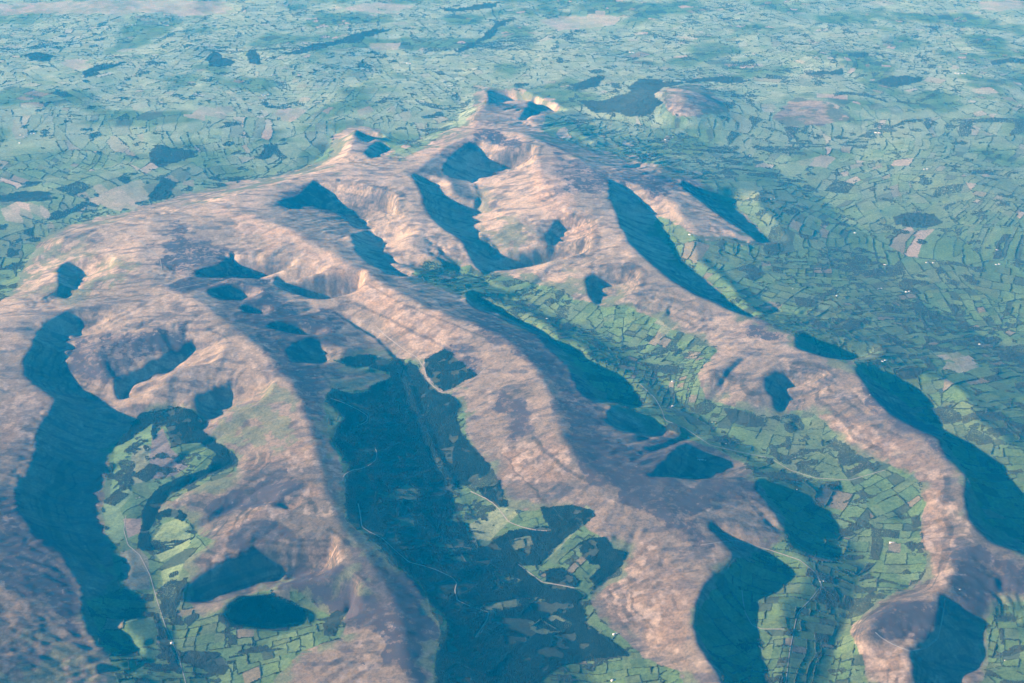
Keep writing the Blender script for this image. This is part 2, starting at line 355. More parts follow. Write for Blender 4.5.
shade_m = raster(SHADE, 0.8); band = raster(SHADE, 4.0)
wood_m0 = raster([WOODS['main']], 2.0)
for it in range(30):
    px, py = to_pix(GX, GY, Hh)
    s = samp(shade_m, px, py); bnd = samp(band, px, py); wd = samp(wood_m0, px, py)
    inpic = (px > -150) & (px < 1200) & (py > 60) & (py < 800) & (inside > 0.6)
    M = (s > 0.5) & inpic
    LIT = (bnd < 0.12) & (wd < 0.3) & inpic & (px > 0) & (px < 1024)
    # length so far inside the shade (for the depth of the hollow)
    base = Hh.copy(); fit = Hh.copy()
    S = fit[0].copy(); run = np.zeros(NV); tot = np.zeros((NU, NV))
    # total chord of each run of shade along the sun
    cur = np.zeros(NV)
    fw = np.zeros((NU, NV))
    for i in range(NU):
        cur = np.where(M[i], cur + 1, 0); fw[i] = cur
    cur = np.zeros(NV); bw = np.zeros((NU, NV))
    for i in range(NU - 1, -1, -1):
        cur = np.where(M[i], cur + 1, 0); bw[i] = cur
    L = np.maximum(fw + bw - 1, 1); tt = fw / L
    dip = np.minimum(0.22 * 4 * tt * (1 - tt) * L * CELL * TE, 110) + 3
    prev = fit[0].copy(); since = np.full(NV, 99)
    for i in range(1, NU):
        S = np.maximum(S, prev) - CELL * TE
        f = fit[i]
        f = np.where(M[i] & (f > S - dip[i]), S - dip[i], f)
        lo = np.maximum(S + 1, prev - 0.60 * TE * CELL)
        f = np.where(LIT[i] & (f < lo), lo, f)
        since = np.where(M[i], 0, since + 1)
        hi = prev + (0.15 + 0.025 * since) * CELL
        f = np.where(inpic[i] & ~M[i] & (since < 14) & (f > hi), np.maximum(hi, S), f)
        fit[i] = f; prev = f
    c = np.clip(fit - base, -160, 110)
    for _ in range(2): c[:, 1:-1] = 0.25 * c[:, :-2] + 0.5 * c[:, 1:-1] + 0.25 * c[:, 2:]
    c = gblur(c, 1.2 if it < 20 else 0.6)
    Hh = base + c * (0.8 if it < 28 else 1.0)
def drainage(h, n=140):
    """share of upslope ground that drains through each cell"""
    h = gblur(h, 0.6) + np.random.default_rng(5).random(h.shape) * 3
    D = [(1, 0), (-1, 0), (0, 1), (0, -1), (1, 1), (1, -1), (-1, 1), (-1, -1)]
    Wt = []
    for a, b in D:
        dh = h - np.roll(h, (-a, -b), (0, 1))
        Wt.append(np.clip(dh / math.hypot(a, b), 0, None) ** 4)
    t = sum(Wt) + 1e-9
    Wt = [(q / t).astype(np.float32) for q in Wt]
    A = np.ones(h.shape, np.float32)
    for _ in range(n):
        B = np.ones_like(A)
        for (a, b), q in zip(D, Wt): B += np.roll(A * q, (a, b), (0, 1))
        A = B
    return A
DRAIN = drainage(Hh)
_g0, _g1 = np.gradient(gblur(Hh, 2.0), CELL)
cut = np.minimum(6.0 * (DRAIN ** 0.5 - 1), 50) * sstep(0.02, 0.13, np.hypot(_g0, _g1)) * sstep(230, 330, Hh)
Hh = Hh - gblur(cut, 0.55)
Hh = Hh + 0.9 * (Hh - gblur(Hh, 0.8))
DR2 = gblur(np.log(DRAIN).astype(np.float32), 0.5)
H_COEF = Hh     # cubic B-spline weights below smooth it by about one cell

# furrows that run down the slopes: noise smeared along the fall line
GC = 20.0
def make_gullies():
    k = int(CELL / GC)
    hs = gblur(H_COEF, 2.0)
    ga, gb = np.gradient(hs, CELL)
    n0, n1 = (NU - 1) * k, (NV - 1) * k
    A, B = np.meshgrid(np.arange(n0) / k, np.arange(n1) / k, indexing='ij')
    A = A.astype(np.float32); B = B.astype(np.float32)
    g = np.random.default_rng(3)
    N = gblur(g.random((n0, n1)).astype(np.float32), 0.8)
    N = (N - N.mean()) / N.std()
    acc = N.copy(); tot = 1.0
    mag = np.hypot(ga, gb) + 1e-4
    ga = (ga / mag).astype(np.float32); gb = (gb / mag).astype(np.float32)
    for sgn in (-1, 1):
        a, b = A.copy(), B.copy()
        for st in range(9):
            ia = np.clip(a, 0, NU - 2).astype(np.int32); ib = np.clip(b, 0, NV - 2).astype(np.int32)
            a = a + sgn * ga[ia, ib] * 0.55; b = b + sgn * gb[ia, ib] * 0.55
            ja = np.clip(a * k, 0, n0 - 1).astype(np.int32); jb = np.clip(b * k, 0, n1 - 1).astype(np.int32)
            acc += N[ja, jb]; tot += 1
    acc = gblur(acc, 0.7)
    acc /= acc.std()
    return np.clip(acc, -2.5, 2.5), mag
GUL, SLOPE = make_gullies()
SLOPE = gblur(SLOPE, 1.0)

def grid_at(G, cell, x, y):
    u = x * DX + y * DY; v = -x * DY + y * DX
    a = np.clip((u - U0) / cell, 0, G.shape[0] - 1.001); b = np.clip((v - V0) / cell, 0, G.shape[1] - 1.001)
    ia = a.astype(np.int32); ib = b.astype(np.int32); fa = a - ia; fb = b - ib
    return (G[ia, ib] * (1 - fa) + G[ia + 1, ib] * fa) * (1 - fb) + (G[ia, ib + 1] * (1 - fa) + G[ia + 1, ib + 1] * fa) * fb

def height(x, y, detail=True, sp=None):
    u = x * DX + y * DY; v = -x * DY + y * DX
    a = (u - U0) / CELL; b = (v - V0) / CELL
    inb = (a > 2) & (a < NU - 4) & (b > 2) & (b < NV - 4)
    a = np.clip(a, 1, NU - 3.001); b = np.clip(b, 1, NV - 3.001)
    ia = a.astype(np.int32); ib = b.astype(np.int32); fa = a - ia; fb = b - ib
    def wts(f):
        return ((1 - f) ** 3 / 6, (3 * f ** 3 - 6 * f ** 2 + 4) / 6, (-3 * f ** 3 + 3 * f ** 2 + 3 * f + 1) / 6, f ** 3 / 6)
    wa, wb = wts(fa), wts(fb)
    h = 0
    for i in range(4):
        r = 0
        for j in range(4):
            r = r + wb[j] * H_COEF[ia + i - 1, ib + j - 1]
        h = h + wa[i] * r
    edge = np.minimum(np.minimum(a - 2, NU - 4 - a), np.minimum(b - 2, NV - 4 - b))
    t = sstep(0, 25, edge)
    if (t < 1).any():
        lg = low_ground(x, y)
        h = h * t + lg * (1 - t)
    if detail:
        hill = sstep(260, 420, h)
        g = fbm(x * 0.9 + y * 0.3, y, 420, 4, 31, ridged=True)
        sl = np.clip(grid_at(SLOPE, CELL, x, y), 0, 0.6)
        h = h + hill * grid_at(GUL, GC, x, y) * (0.15 + 3.2 * sl * sstep(0.35, 0.6, fbm(x, y, 900, 2, 401)))
        h = h + hill * sstep(0.12, 0.25, sl) * 5 * (vnoise(h / 24 + 1.5 * g, x / 2600 + y / 3100, 403) - 0.5)
        h = h + hill * (g - 0.6) * 4 + (1 - hill) * (fbm(x, y, 420, 3, 41) - 0.5) * 6
        h = h + hill * (fbm(x, y, 90, 2, 51) - 0.5) * 1.5
    return h

# ------------------------------------------------------------------ camera-fitted ground sheet (finer near, coarser far)
def rows():
    ys = [2500, 5000, 7500, 9000, 10000]
    pys = np.arange(712, -30, -0.66)
    _, yy = to_world(np.zeros_like(pys), pys, 250.0)
    ys += list(yy[yy > 10200])
    y = ys[-1]; st = ys[-1] - ys[-2]
    while y < 230000:
        st *= 1.12; y += st; ys.append(y)
    return np.array(ys)
ys = rows()
c = np.arange(-0.405, 0.4051, 0.00068)
ext = [0.44, 0.5, 0.6, 0.8, 1.1]
cols = np.array([-e for e in ext[::-1]] + list(c) + ext)
# spread in x is tied to the ground distance, so cells stay about square everywhere
CX, CY = np.meshgrid(cols, ys)                  # [row, col]
sx = np.sqrt(CY ** 2 + 9300.0 ** 2) 
GXm = CX * sx * 1.0; GYm = CY + 0 * CX
nr, nc = GXm.shape
x = GXm.ravel(); y = GYm.ravel()
z = height(x, y)
far = sstep(60000, 90000, y)
z = z * (1 - far) + 150 * far
px, py = to_pix(x, y, z)
print('terrain verts', len(x))

# ------------------------------------------------------------------ fields
def fields(x, y):
    """id of the field at each point, made of parishes, strips and closes"""
    wx = x + 330 * (fbm(x, y, 1900, 2, 61) - 0.5) + 80 * (fbm(x, y, 420, 2, 63) - 0.5)
    wy = y + 330 * (fbm(x, y, 1900, 2, 67) - 0.5) + 80 * (fbm(x, y, 420, 2, 69) - 0.5)
    P = 1250.0
    cx = np.floor(wx / P); cy = np.floor(wy / P)
    best = np.full(x.shape, 1e18); bi = np.zeros(x.shape); bj = np.zeros(x.shape)
    for i in (-1, 0, 1):
        for j in (-1, 0, 1):
            ax = cx + i; ay = cy + j
            sx_ = (ax + 0.15 + 0.7 * hsh(ax, ay, 1)) * P; sy_ = (ay + 0.15 + 0.7 * hsh(ax, ay, 2)) * P
            d = (wx - sx_) ** 2 + (wy - sy_) ** 2
            m = d < best
            best = np.where(m, d, best); bi = np.where(m, ax, bi); bj = np.where(m, ay, bj)
    th = hsh(bi, bj, 3) * 3.14
    sx_ = (bi + 0.5) * P; sy_ = (bj + 0.5) * P
    fa_ = grid_at(FALL_A, CELL, sx_, sy_); fb_ = grid_at(FALL_B, CELL, sx_, sy_)
    sl_ = np.hypot(fa_, fb_); aw = np.arctan2(fa_ * DY + fb_ * DX, fa_ * DX - fb_ * DY)
    th = np.where(sl_ > 0.05, aw + 0.5 * (hsh(bi, bj, 3) - .5), th)
    size = 85 + 150 * hsh(bi, bj, 4) ** 1.5
    size = size * (1 + 0.5 * ((x < -1500) & (y < 17000)))
    size = size * (1 + 0.55 * sstep(20000, 30000, y))
    a = wx * np.cos(th) + wy * np.sin(th); b = -wx * np.sin(th) + wy * np.cos(th)
    s = b / size
    i = np.floor(s); f = s - i
    i = np.where(f < 0.45 * hsh(i, bi * 7 + bj, 5), i - 1, i)
    w = size * (0.9 + 1.1 * hsh(i, bi + bj * 13, 6))
    q = a / w + 5 * hsh(i, bi - bj * 3, 7)
    k = np.floor(q); f = q - k
    k = np.where(f < 0.5 * hsh(k, i, 8), k - 1, k)
    g = hsh(bi * 31 + k, bj * 17 + i, 9)
    return g
FALL_A, FALL_B = np.gradient(gblur(H_COEF, 7), CELL)
fid = fields(x, y)

# ------------------------------------------------------------------ land cover
sm_moor = raster(MOOR, 1.5); sm_semi = raster(SEMI, 5); sm_heath = raster(HEATH, 2.5); sm_br = raster(BRACKEN, 3.0)
sm_pale = raster(PALE, 0.8)
WLIST = [
 ('conifer_plantation', 'largest dark conifer plantation, filling the long central valley floor and both its sides', WOODS['main']),
 ('conifer_plantation', 'dark kite-shaped plantation block on the open hillside above the top of the big valley plantation', [(424,360),(445,349),(459,358),(475,375),(459,386),(445,391),(435,385),(427,371)]),
 ('conifer_plantation', 'small dark plantation with a pale track along its lower left side, on the east side of the central valley', [(475,487),(495,485),(502,480),(504,498),(509,507),(499,508),(489,500)]),
 ('conifer_plantation', 'rounded dark plantation with a pointed right corner at the moor edge, farthest right of the plantations', [(579,543),(589,537),(605,537),(612,548),(625,553),(622,565),(615,572),(595,585),(589,578),(600,566),(590,562),(582,555)]),
 ('conifer_plantation', 'small lens-shaped wood beside a pale pink track at the bottom of the east valley side', [(542,570),(559,567),(579,580),(575,587),(555,585),(545,580)]),
 ('conifer_plantation', 'dark zigzag-edged plantation above the green pasture in the western valley, running down into its gorge', [(139,413),(157,410),(177,406),(193,410),(203,420),(205,431),(213,441),(233,455),(238,462),(230,468),(213,475),(187,485),(167,497),(160,510),(157,520),(150,532),(152,545),(158,560),(148,552),(138,546),(143,520),(143,510),(147,500),(160,487),(180,478),(205,470),(215,455),(200,442),(180,444),(171,449),(168,428),(164,426),(154,441),(152,424),(120,445),(113,447),(128,430)]),
 ('conifer_plantation', 'short dark L-shaped shelter belt on the spur nose above a pale green field', [(158,514),(170,509),(182,512),(187,518),(184,523),(176,519),(164,519),(160,524)]),
 ('conifer_plantation', 'dark bulging plantation on the shaded side of the lowest left-hand spur', [(230,615),(233,605),(247,598),(273,595),(293,602),(305,612),(303,622),(290,625),(270,628),(250,625),(235,625)]),
 ('mixed_wood', 'oval wood beside small hedged fields near the bottom of the western valley', [(175,653),(197,651),(217,652),(229,668),(224,676),(200,670),(182,662)]),
 ('mixed_wood', 'small curved finger of trees beside a pale bare patch at the foot of the lower left spurs', [(325,620),(334,611),(347,612),(340,622),(334,636),(325,636)]),
 ('mixed_wood', 'dark wood with a ragged lower edge below the knoll on the sunny side of the eastern valley', [(723,408),(742,411),(762,420),(768,426),(749,428),(732,423)]),
 ('mixed_wood', 'small round wood at the upper edge of green fields beside the bright bracken slope', [(911,519),(920,517),(922,527),(914,530)]),
 ('mixed_wood', 'dark forest spread over the isolated hill beyond the summit, largest wood of the far plain', [(629,86),(639,79),(664,80),(686,81),(664,88),(655,94),(662,101),(649,115),(631,117),(617,112),(590,111),(578,101),(604,99),(629,92)]),
 ('mixed_wood', 'dark wood in two lobes on the far left plain, third from the top left corner', [(22,55),(40,52),(55,57),(50,62),(30,60)]),
 ('mixed_wood', 'long slanting wood beside a pale field on the far left plain', [(82,74),(95,65),(126,61),(113,68),(95,74),(83,79)]),
 ('mixed_wood', 'broad ragged wood on the plain between the far fields and the brown left plateau', [(147,152),(157,143),(170,147),(200,151),(190,158),(160,167),(151,163)]),
 ('mixed_wood', 'ragged wood against the left moor edge beside pale fields', [(147,197),(163,177),(177,182),(167,200),(152,203)]),
 ('mixed_wood', 'small curved wood on the plain above the left end of the brown hills', [(258,160),(265,145),(275,147),(270,158)]),
 ('round_wood', 'small round green wood standing alone on the far left plain', [(247,55),(250,50),(257,50),(261,56),(258,64),(250,64)]),
 ('mixed_wood', 'wedge-shaped wood on the plain left of the round wood', [(205,60),(215,50),(222,58),(235,62),(230,66),(210,66)]),
 ('mixed_wood', 'thin dark wood running in from the left edge of the photo below the pale fields', [(-10,197),(25,191),(50,192),(52,200),(0,202)]),
 ('mixed_wood', 'narrow riverside wood winding up to the middle of the far plain', [(455,50),(478,40),(486,32),(497,22),(512,17),(515,20),(500,26),(490,38),(480,42),(458,54)]),
 ('mixed_wood', 'long thin wood on the far right plain with a blunt right end', [(799,75),(842,69),(845,73),(815,76)]),
 ('mixed_wood', 'small flat wood on the far plain above the long thin wood', [(844,54),(869,52),(861,58)]),
 ('mixed_wood', 'thin dark wood touching the right edge of the photo far off', [(992,60),(1034,58),(1034,64),(995,64)]),
 ('mixed_wood', 'scattered wood strip on the far right plain between hedged fields', [(868,82),(889,77),(922,77),(915,83),(895,87)]),
 ('mixed_wood', 'thin wood behind the pink outlying hill beyond the summit', [(682,81),(698,78),(742,77),(744,83),(702,83)]),
 ('mixed_wood', 'dark wood low on the right-hand plain, level with the eastern spur', [(892,217),(905,212),(935,214),(942,222),(925,229),(897,223)]),
 ('mixed_wood', 'pale hazy wood on the far plain left of the forested outlying hill', [(572,84),(590,79),(605,78),(595,87),(576,90)]),
 ('mixed_wood', 'hazy belt of woodland high on the far plain, left of centre', [(278,53),(300,49),(342,37),(375,28),(392,30),(342,44),(300,54)]),
 ('mixed_wood', 'hazy wood along the very top of the photo, left of centre', [(440,9),(505,2),(480,9),(450,13)]),
 ('mixed_wood', 'small wood against the plain behind the leftmost brown hills', [(40,102),(55,100),(45,106)]),
 ('mixed_wood', 'small dark wood by the foot of the eastern slope, beside a track junction', [(895,372),(910,366),(925,372),(915,380),(900,379)]),
 ('mixed_wood', 'small dark copse standing alone on the right plain', [(949,306),(957,304),(961,309),(954,313)]),
 ('mixed_wood', 'pointed dark copse beside green closes under the bracken slope of the right ridge', [(906,545),(912,541),(918,545),(914,552)]),
 ('mixed_wood', 'straight tree belt down the side of the western valley bottom', [(153,615),(160,612),(168,640),(182,668),(176,672),(160,645)]),
]
clear_m = raster(CLEAR, 0.6)
wid = np.full((MY1 - MY0, MX1 - MX0), -1, np.int16)
for k, (n, l, P) in enumerate(WLIST):
    wid[raster([P]) > 0.5] = k
wid[clear_m > 0.5] = -1

jx = (fbm(x, y, 60, 2, 101) - 0.5); jy = (fbm(x, y, 60, 2, 103) - 0.5)
w1x = (fbm(x, y, 500, 4, 201, gain=.62) - .5) * 2; w1y = (fbm(x, y, 500, 4, 207, gain=.62) - .5) * 2
wpx, wpy = px + 26 * w1x, py + 20 * w1y
moor = samp(sm_moor, px + 6 * w1x, py + 4 * w1y); semi = samp(sm_semi, wpx, wpy); heath = samp(sm_heath, wpx, wpy); brk = samp(sm_br, wpx, wpy); pale = samp(sm_pale, px, py)
_, finv = np.unique(fid, return_inverse=True)
fcnt = np.bincount(finv)
def per_field(a): return (np.bincount(finv, a) / fcnt)[finv]
pale = sstep(0.35, 0.5, per_field(pale)) * sstep(0.0, 0.2, samp(gblur(sm_pale, 5), px, py))
moorF = per_field(moor)
moorB = samp(gblur(sm_moor, 7), wpx, wpy)
drn = grid_at(DR2, CELL, x, y)
gul = grid_at(GUL, GC, x, y); slp = grid_at(SLOPE, CELL, x, y)
n1 = fbm(x, y, 260, 4, 111); n2 = fbm(x, y * 1.0, 1200, 3, 113); n3 = fbm(x * 0.35 + y * 0.2, y, 90, 3, 117)
moor_t = sstep(0.44, 0.56, 0.6 * moor + 0.4 * moorF + (n1 - 0.5) * 0.35)
def C(*a): return np.array(a, float)
def mix(a, b, t): return a + (b - a) * t[:, None]
tan_ = C(0.42, 0.33, 0.24); tan2 = C(0.29, 0.235, 0.17); brk_c = C(0.47, 0.335, 0.225)
heath_c = C(0.115, 0.088, 0.095); heath_d = C(0.07, 0.062, 0.066); rough = C(0.125, 0.145, 0.078)
base = mix(np.tile(tan_, (len(x), 1)), tan2, sstep(0.35, 0.65, n2))
base = mix(base, brk_c, np.clip(brk * (0.6 + 0.8 * (n1 - 0.3)), 0, 1))
hsh_ = sstep(0.38, 0.56, heath + (n1 - .5) * 1.1 + 0.05)
base = mix(base, C(0.15, 0.115, 0.115), 0.48 * hsh_)
n4 = fbm(x, y, 75, 3, 211); n5 = fbm(x + 2 * y * .2, y * 0.6, 190, 3, 213)
heat_b = np.clip(heath * 0.66 + (n1 - .5) * 0.65 + (n5 - .5) * .3 + 0.10 * sstep(2.5, 4.5, drn) + 0.16 * (1 - brk) + gul * 0.05 + 0.08 * sstep(18000, 11500, y), 0, 1)
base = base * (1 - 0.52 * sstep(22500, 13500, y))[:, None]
hm = sstep(0.43, 0.53, (n4 - .5) * 0.25 + (n5 - .5) * 0.35 + 0.10 * sstep(2.5, 4.5, drn) + heath * 0.62 + (n1 - 0.5) * 1.3 + (n3 - 0.5) * 0.6 + 0.13 * (1 - brk) + gul * 0.06 + 0.10 * sstep(18000, 11500, y))
base = mix(base, heath_d, sstep(0.56, 0.68, n3 + 0.12 * heath) * 0.6 * (1 - 0.5 * brk))
base = base * (0.91 + 0.18 * sstep(.3, .7, n4))[:, None]
base = mix(base, C(0.60, 0.50, 0.42), sstep(0.62, 0.75, n4 * .5 + n5 * .5 + .12 * brk) * 0.25)
bands = vnoise(z / 10 + 1.6 * n5, x / 1800 + y / 2600, 301)
terr = sstep(0.62, 0.70, bands) * sstep(0.10, 0.22, slp) * sstep(0.42, 0.55, n2 + 0.3 * (n1 - .5))
base = base * (1 - 0.45 * terr)[:, None]
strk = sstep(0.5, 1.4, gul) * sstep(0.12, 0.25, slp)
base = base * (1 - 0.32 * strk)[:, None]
base = mix(base, rough, np.clip(semi * 0.75 + sstep(0.97, 0.55, moorB) * 0.95, 0, 1) * sstep(0.44, 0.52, 0.6 * n1 + 0.4 * n5 + 0.3 * (n4 - .5) + 0.22 * (1 - moorB) - 0.02))
# farmland
h2 = (fid * 977.13) % 1.0; h3 = (fid * 3571.7) % 1.0
green = [C(0.105, 0.18, 0.065), C(0.125, 0.205, 0.075), C(0.088, 0.15, 0.058), C(0.14, 0.21, 0.085), C(0.115, 0.16, 0.075)]
gi = np.minimum((h2 * 5).astype(int), 4)
farm = np.array(green)[gi] * 0.72 + 0.28 * C(0.115, 0.185, 0.07)
farm = np.where(((h3 > 0.83) & (h3 < 0.87))[:, None], C(0.20, 0.175, 0.11), farm)
farm = np.where(((h3 > 0.972) & (y > 21000))[:, None], C(0.38, 0.30, 0.23), farm)
farm = np.where((h3 < 0.07)[:, None], C(0.07, 0.095, 0.05), farm)
farm = mix(farm, C(0.15, 0.16, 0.09), sstep(0.55, 0.75, n2) * 0.3)
farm = farm * (0.85 + 0.3 * n1)[:, None]
farm = mix(farm, C(0.36, 0.44, 0.31), sstep(19000, 33000, y) * (0.65 + 0.4 * (h2 - 0.5)) * sstep(0.28, 0.5, n2))  # far fields paled with distance: haze and sunlit brightness put into their colour
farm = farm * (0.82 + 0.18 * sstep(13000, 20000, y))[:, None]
farm = mix(farm, C(0.42, 0.34, 0.27), pale * (0.35 + 0.35 * h2) * (0.6 + 0.8 * n1))
for P_f, c_f in OWN_FIELDS:
    t_f = samp(raster([P_f], 0.5), px, py)
    farm = mix(farm, C(*c_f) * 1.0, sstep(0.4, 0.6, t_f)) * np.where(t_f > .5, 0.9 + 0.2 * n1, 1.0)[:, None]
    moor_t = np.where(t_f > 0.5, 0, moor_t)
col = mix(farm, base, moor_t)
ixp = np.clip(np.round(px + 4 * w1x).astype(int) - MX0, 0, wid.shape[1] - 1); iyp = np.clip(np.round(py + 3 * w1y).astype(int) - MY0, 0, wid.shape[0] - 1)
w_at = wid[iyp, ixp]
incl = samp(clear_m, px, py)
col = mix(col, C(0.14, 0.15, 0.08), sstep(0.3, 0.7, incl) * 0.7)
heat_b = np.where((moor_t > 0.5) & (w_at < 0), heat_b * (1 - 0.8 * np.clip(semi + 1 - moorB, 0, 1)), 0)
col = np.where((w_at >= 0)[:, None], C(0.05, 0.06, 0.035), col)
print('cover done')

# ------------------------------------------------------------------ scene, materials
scn = bpy.context.scene
COL = scn.collection
def newmat(name, rough=0.95, spec=0.15):
    m = bpy.data.materials.new(name); m.use_nodes = True
    b = m.node_tree.nodes['Principled BSDF']
    b.inputs['Roughness'].default_value = rough
    b.inputs['Specular IOR Level'].default_value = spec
    return m, m.node_tree, b

def noisy(name, c1, c2, scale, rough=0.95):
    m, nt, b = newmat(name, rough)
    tc = nt.nodes.new('ShaderNodeNewGeometry')
    n = nt.nodes.new('ShaderNodeTexNoise'); n.inputs['Scale'].default_value = scale; n.inputs['Detail'].default_value = 4
    r = nt.nodes.new('ShaderNodeValToRGB')
    r.color_ramp.elements[0].position = 0.35; r.color_ramp.elements[1].position = 0.65
    r.color_ramp.elements[0].color = (*c1, 1); r.color_ramp.elements[1].color = (*c2, 1)
    nt.links.new(tc.outputs['Position'], n.inputs['Vector']); nt.links.new(n.outputs['Fac'], r.inputs['Fac'])
    nt.links.new(r.outputs['Color'], b.inputs['Base Color'])
    return m

def ground_material():
    m, nt, b = newmat('open_land', 1.0, 0.05)
    N = nt.nodes; Lk = nt.links
    at = N.new('ShaderNodeAttribute'); at.attribute_name = 'albedo'
    geo = N.new('ShaderNodeNewGeometry')
    prev = at.outputs['Color']
    for sc, lo, hi in ((0.03, 0.74, 1.26), (0.0045, 0.88, 1.12)):
        n = N.new('ShaderNodeTexNoise'); n.inputs['Scale'].default_value = sc; n.inputs['Detail'].default_value = 5; n.inputs['Roughness'].default_value = 0.65
        Lk.new(geo.outputs['Position'], n.inputs['Vector'])
        mr = N.new('ShaderNodeMapRange'); mr.inputs[1].default_value = 0.36; mr.inputs[2].default_value = 0.64
        mr.inputs[3].default_value = lo; mr.inputs[4].default_value = hi
        Lk.new(n.outputs['Fac'], mr.inputs[0])
        mx = N.new('ShaderNodeMix'); mx.data_type = 'RGBA'; mx.blend_type = 'MULTIPLY'; mx.inputs[0].default_value = 1.0
        Lk.new(prev, mx.inputs[6]); Lk.new(mr.outputs[0], mx.inputs[7])
        prev = mx.outputs[2]
    def thresh(scale, det, lo, hi, add):
        n = N.new('ShaderNodeTexNoise'); n.inputs['Scale'].default_value = scale; n.inputs['Detail'].default_value = det; n.inputs['Roughness'].default_value = 0.68
        Lk.new(geo.outputs['Position'], n.inputs['Vector'])
        m1 = N.new('ShaderNodeMath'); m1.operation = 'MULTIPLY_ADD'; m1.inputs[1].default_value = add
        Lk.new(at.outputs['Alpha'], m1.inputs[0]); Lk.new(n.outputs['Fac'], m1.inputs[2])
        q = N.new('ShaderNodeMapRange'); q.interpolation_type = 'SMOOTHSTEP'; q.inputs[1].default_value = lo; q.inputs[2].default_value = hi
        Lk.new(m1.outputs[0], q.inputs[0]); return q
    q = thresh(0.0125, 10, 0.79, 0.83, 0.395)
    k = N.new('ShaderNodeMath'); k.operation = 'MULTIPLY'; k.inputs[1].default_value = 0.9; Lk.new(q.outputs[0], k.inputs[0])
    mx = N.new('ShaderNodeMix'); mx.data_type = 'RGBA'; mx.inputs[7].default_value = (0.062, 0.05, 0.058, 1)
    Lk.new(k.outputs[0], mx.inputs[0]); Lk.new(prev, mx.inputs[6]); prev = mx.outputs[2]
    q = thresh(0.04, 7, 0.72, 0.80, 0.24)
    k = N.new('ShaderNodeMath'); k.operation = 'MULTIPLY'; k.inputs[1].default_value = 0.55; Lk.new(q.outputs[0], k.inputs[0])
    mx = N.new('ShaderNodeMix'); mx.data_type = 'RGBA'; mx.inputs[7].default_value = (0.06, 0.055, 0.055, 1)
    Lk.new(k.outputs[0], mx.inputs[0]); Lk.new(prev, mx.inputs[6]); prev = mx.outputs[2]
    Lk.new(prev, b.inputs['Base Color'])
    n = N.new('ShaderNodeTexNoise'); n.inputs['Scale'].default_value = 0.012; n.inputs['Detail'].default_value = 4
    Lk.new(geo.outputs['Position'], n.inputs['Vector'])
    bp = N.new('ShaderNodeBump'); bp.inputs['Strength'].default_value = 0.5; bp.inputs['Distance'].default_value = 2.5
    Lk.new(n.outputs['Fac'], bp.inputs['Height']); Lk.new(bp.outputs['Normal'], b.inputs['Normal'])
    return m

def mesh_from(name, V, faces, totals, mat, normals=None, attr=None, smooth=False, parent=None):
    """V (n,3), faces flat loop indices, totals per face"""
    me = bpy.data.meshes.new(name)
    me.vertices.add(len(V)); me.vertices.foreach_set('co', np.ascontiguousarray(V, np.float32).ravel())
    me.loops.add(len(faces)); me.loops.foreach_set('vertex_index', np.ascontiguousarray(faces, np.int32))
    me.polygons.add(len(totals))
    st = np.concatenate([[0], np.cumsum(totals)[:-1]]).astype(np.int32)
    me.polygons.foreach_set('loop_start', st)
    me.update(calc_edges=True)
    if smooth: me.polygons.foreach_set('use_smooth', np.ones(len(totals), bool))
    if attr is not None:
        ca = me.color_attributes.new('albedo', 'FLOAT_COLOR', 'POINT')
        a4 = np.ones((len(V), 4), np.float32); a4[:, :4] = attr
        ca.data.foreach_set('color', a4.ravel())
    if normals is not None:
        me.normals_split_custom_set_from_vertices(normals.astype(np.float32))
    me.materials.append(mat)
    o = bpy.data.objects.new(name, me); COL.objects.link(o)
    if parent is not None: o.parent = parent
    return o

def tag(o, label=None, cat=None, group=None, kind=None):
    if label: o['label'] = label
    if cat: o['category'] = cat
    if group: o['group'] = group
    if kind: o['kind'] = kind
    return o

# ground sheet in two covers that meet edge to edge: hills (moor) and ground (farmed land)
V = np.stack([x, y, z], 1)
Zg = z.reshape(nr, nc); Pg = V.reshape(nr, nc, 3)
du = np.gradient(Pg, axis=1); dv = np.gradient(Pg, axis=0)
Nn = np.cross(du, dv); Nn /= np.linalg.norm(Nn, axis=2, keepdims=True)
Nn = Nn.reshape(-1, 3); Nn[Nn[:, 2] < 0] *= -1
idx = np.arange(nr * nc).reshape(nr, nc)
Q = np.stack([idx[:-1, :-1], idx[:-1, 1:], idx[1:, 1:], idx[1:, :-1]], -1).reshape(-1, 4)
mt = gblur(moor_t.reshape(nr, nc), 2.0).ravel()
qm = mt[Q].mean(1) > 0.5
gm = ground_material()
for nm, sel in (('hills', qm), ('ground', ~qm)):
    q = Q[sel]
    used, inv = np.unique(q, return_inverse=True)
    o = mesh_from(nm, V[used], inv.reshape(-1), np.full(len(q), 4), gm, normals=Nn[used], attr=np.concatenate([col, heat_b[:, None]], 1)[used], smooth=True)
    tag(o, kind='structure')

# ------------------------------------------------------------------ helpers to drape things on the land
def drop(px_, py_):
    px_ = np.atleast_1d(np.asarray(px_, float)); py_ = np.atleast_1d(np.asarray(py_, float))
    zz = np.full(px_.shape, 300.0)
    for _ in range(40):
        xx, yy = to_world(px_, py_, zz)
        zz = zz + 0.5 * (height(xx, yy) - zz)
    xx, yy = to_world(px_, py_, zz)
    return xx, yy, height(xx, yy)

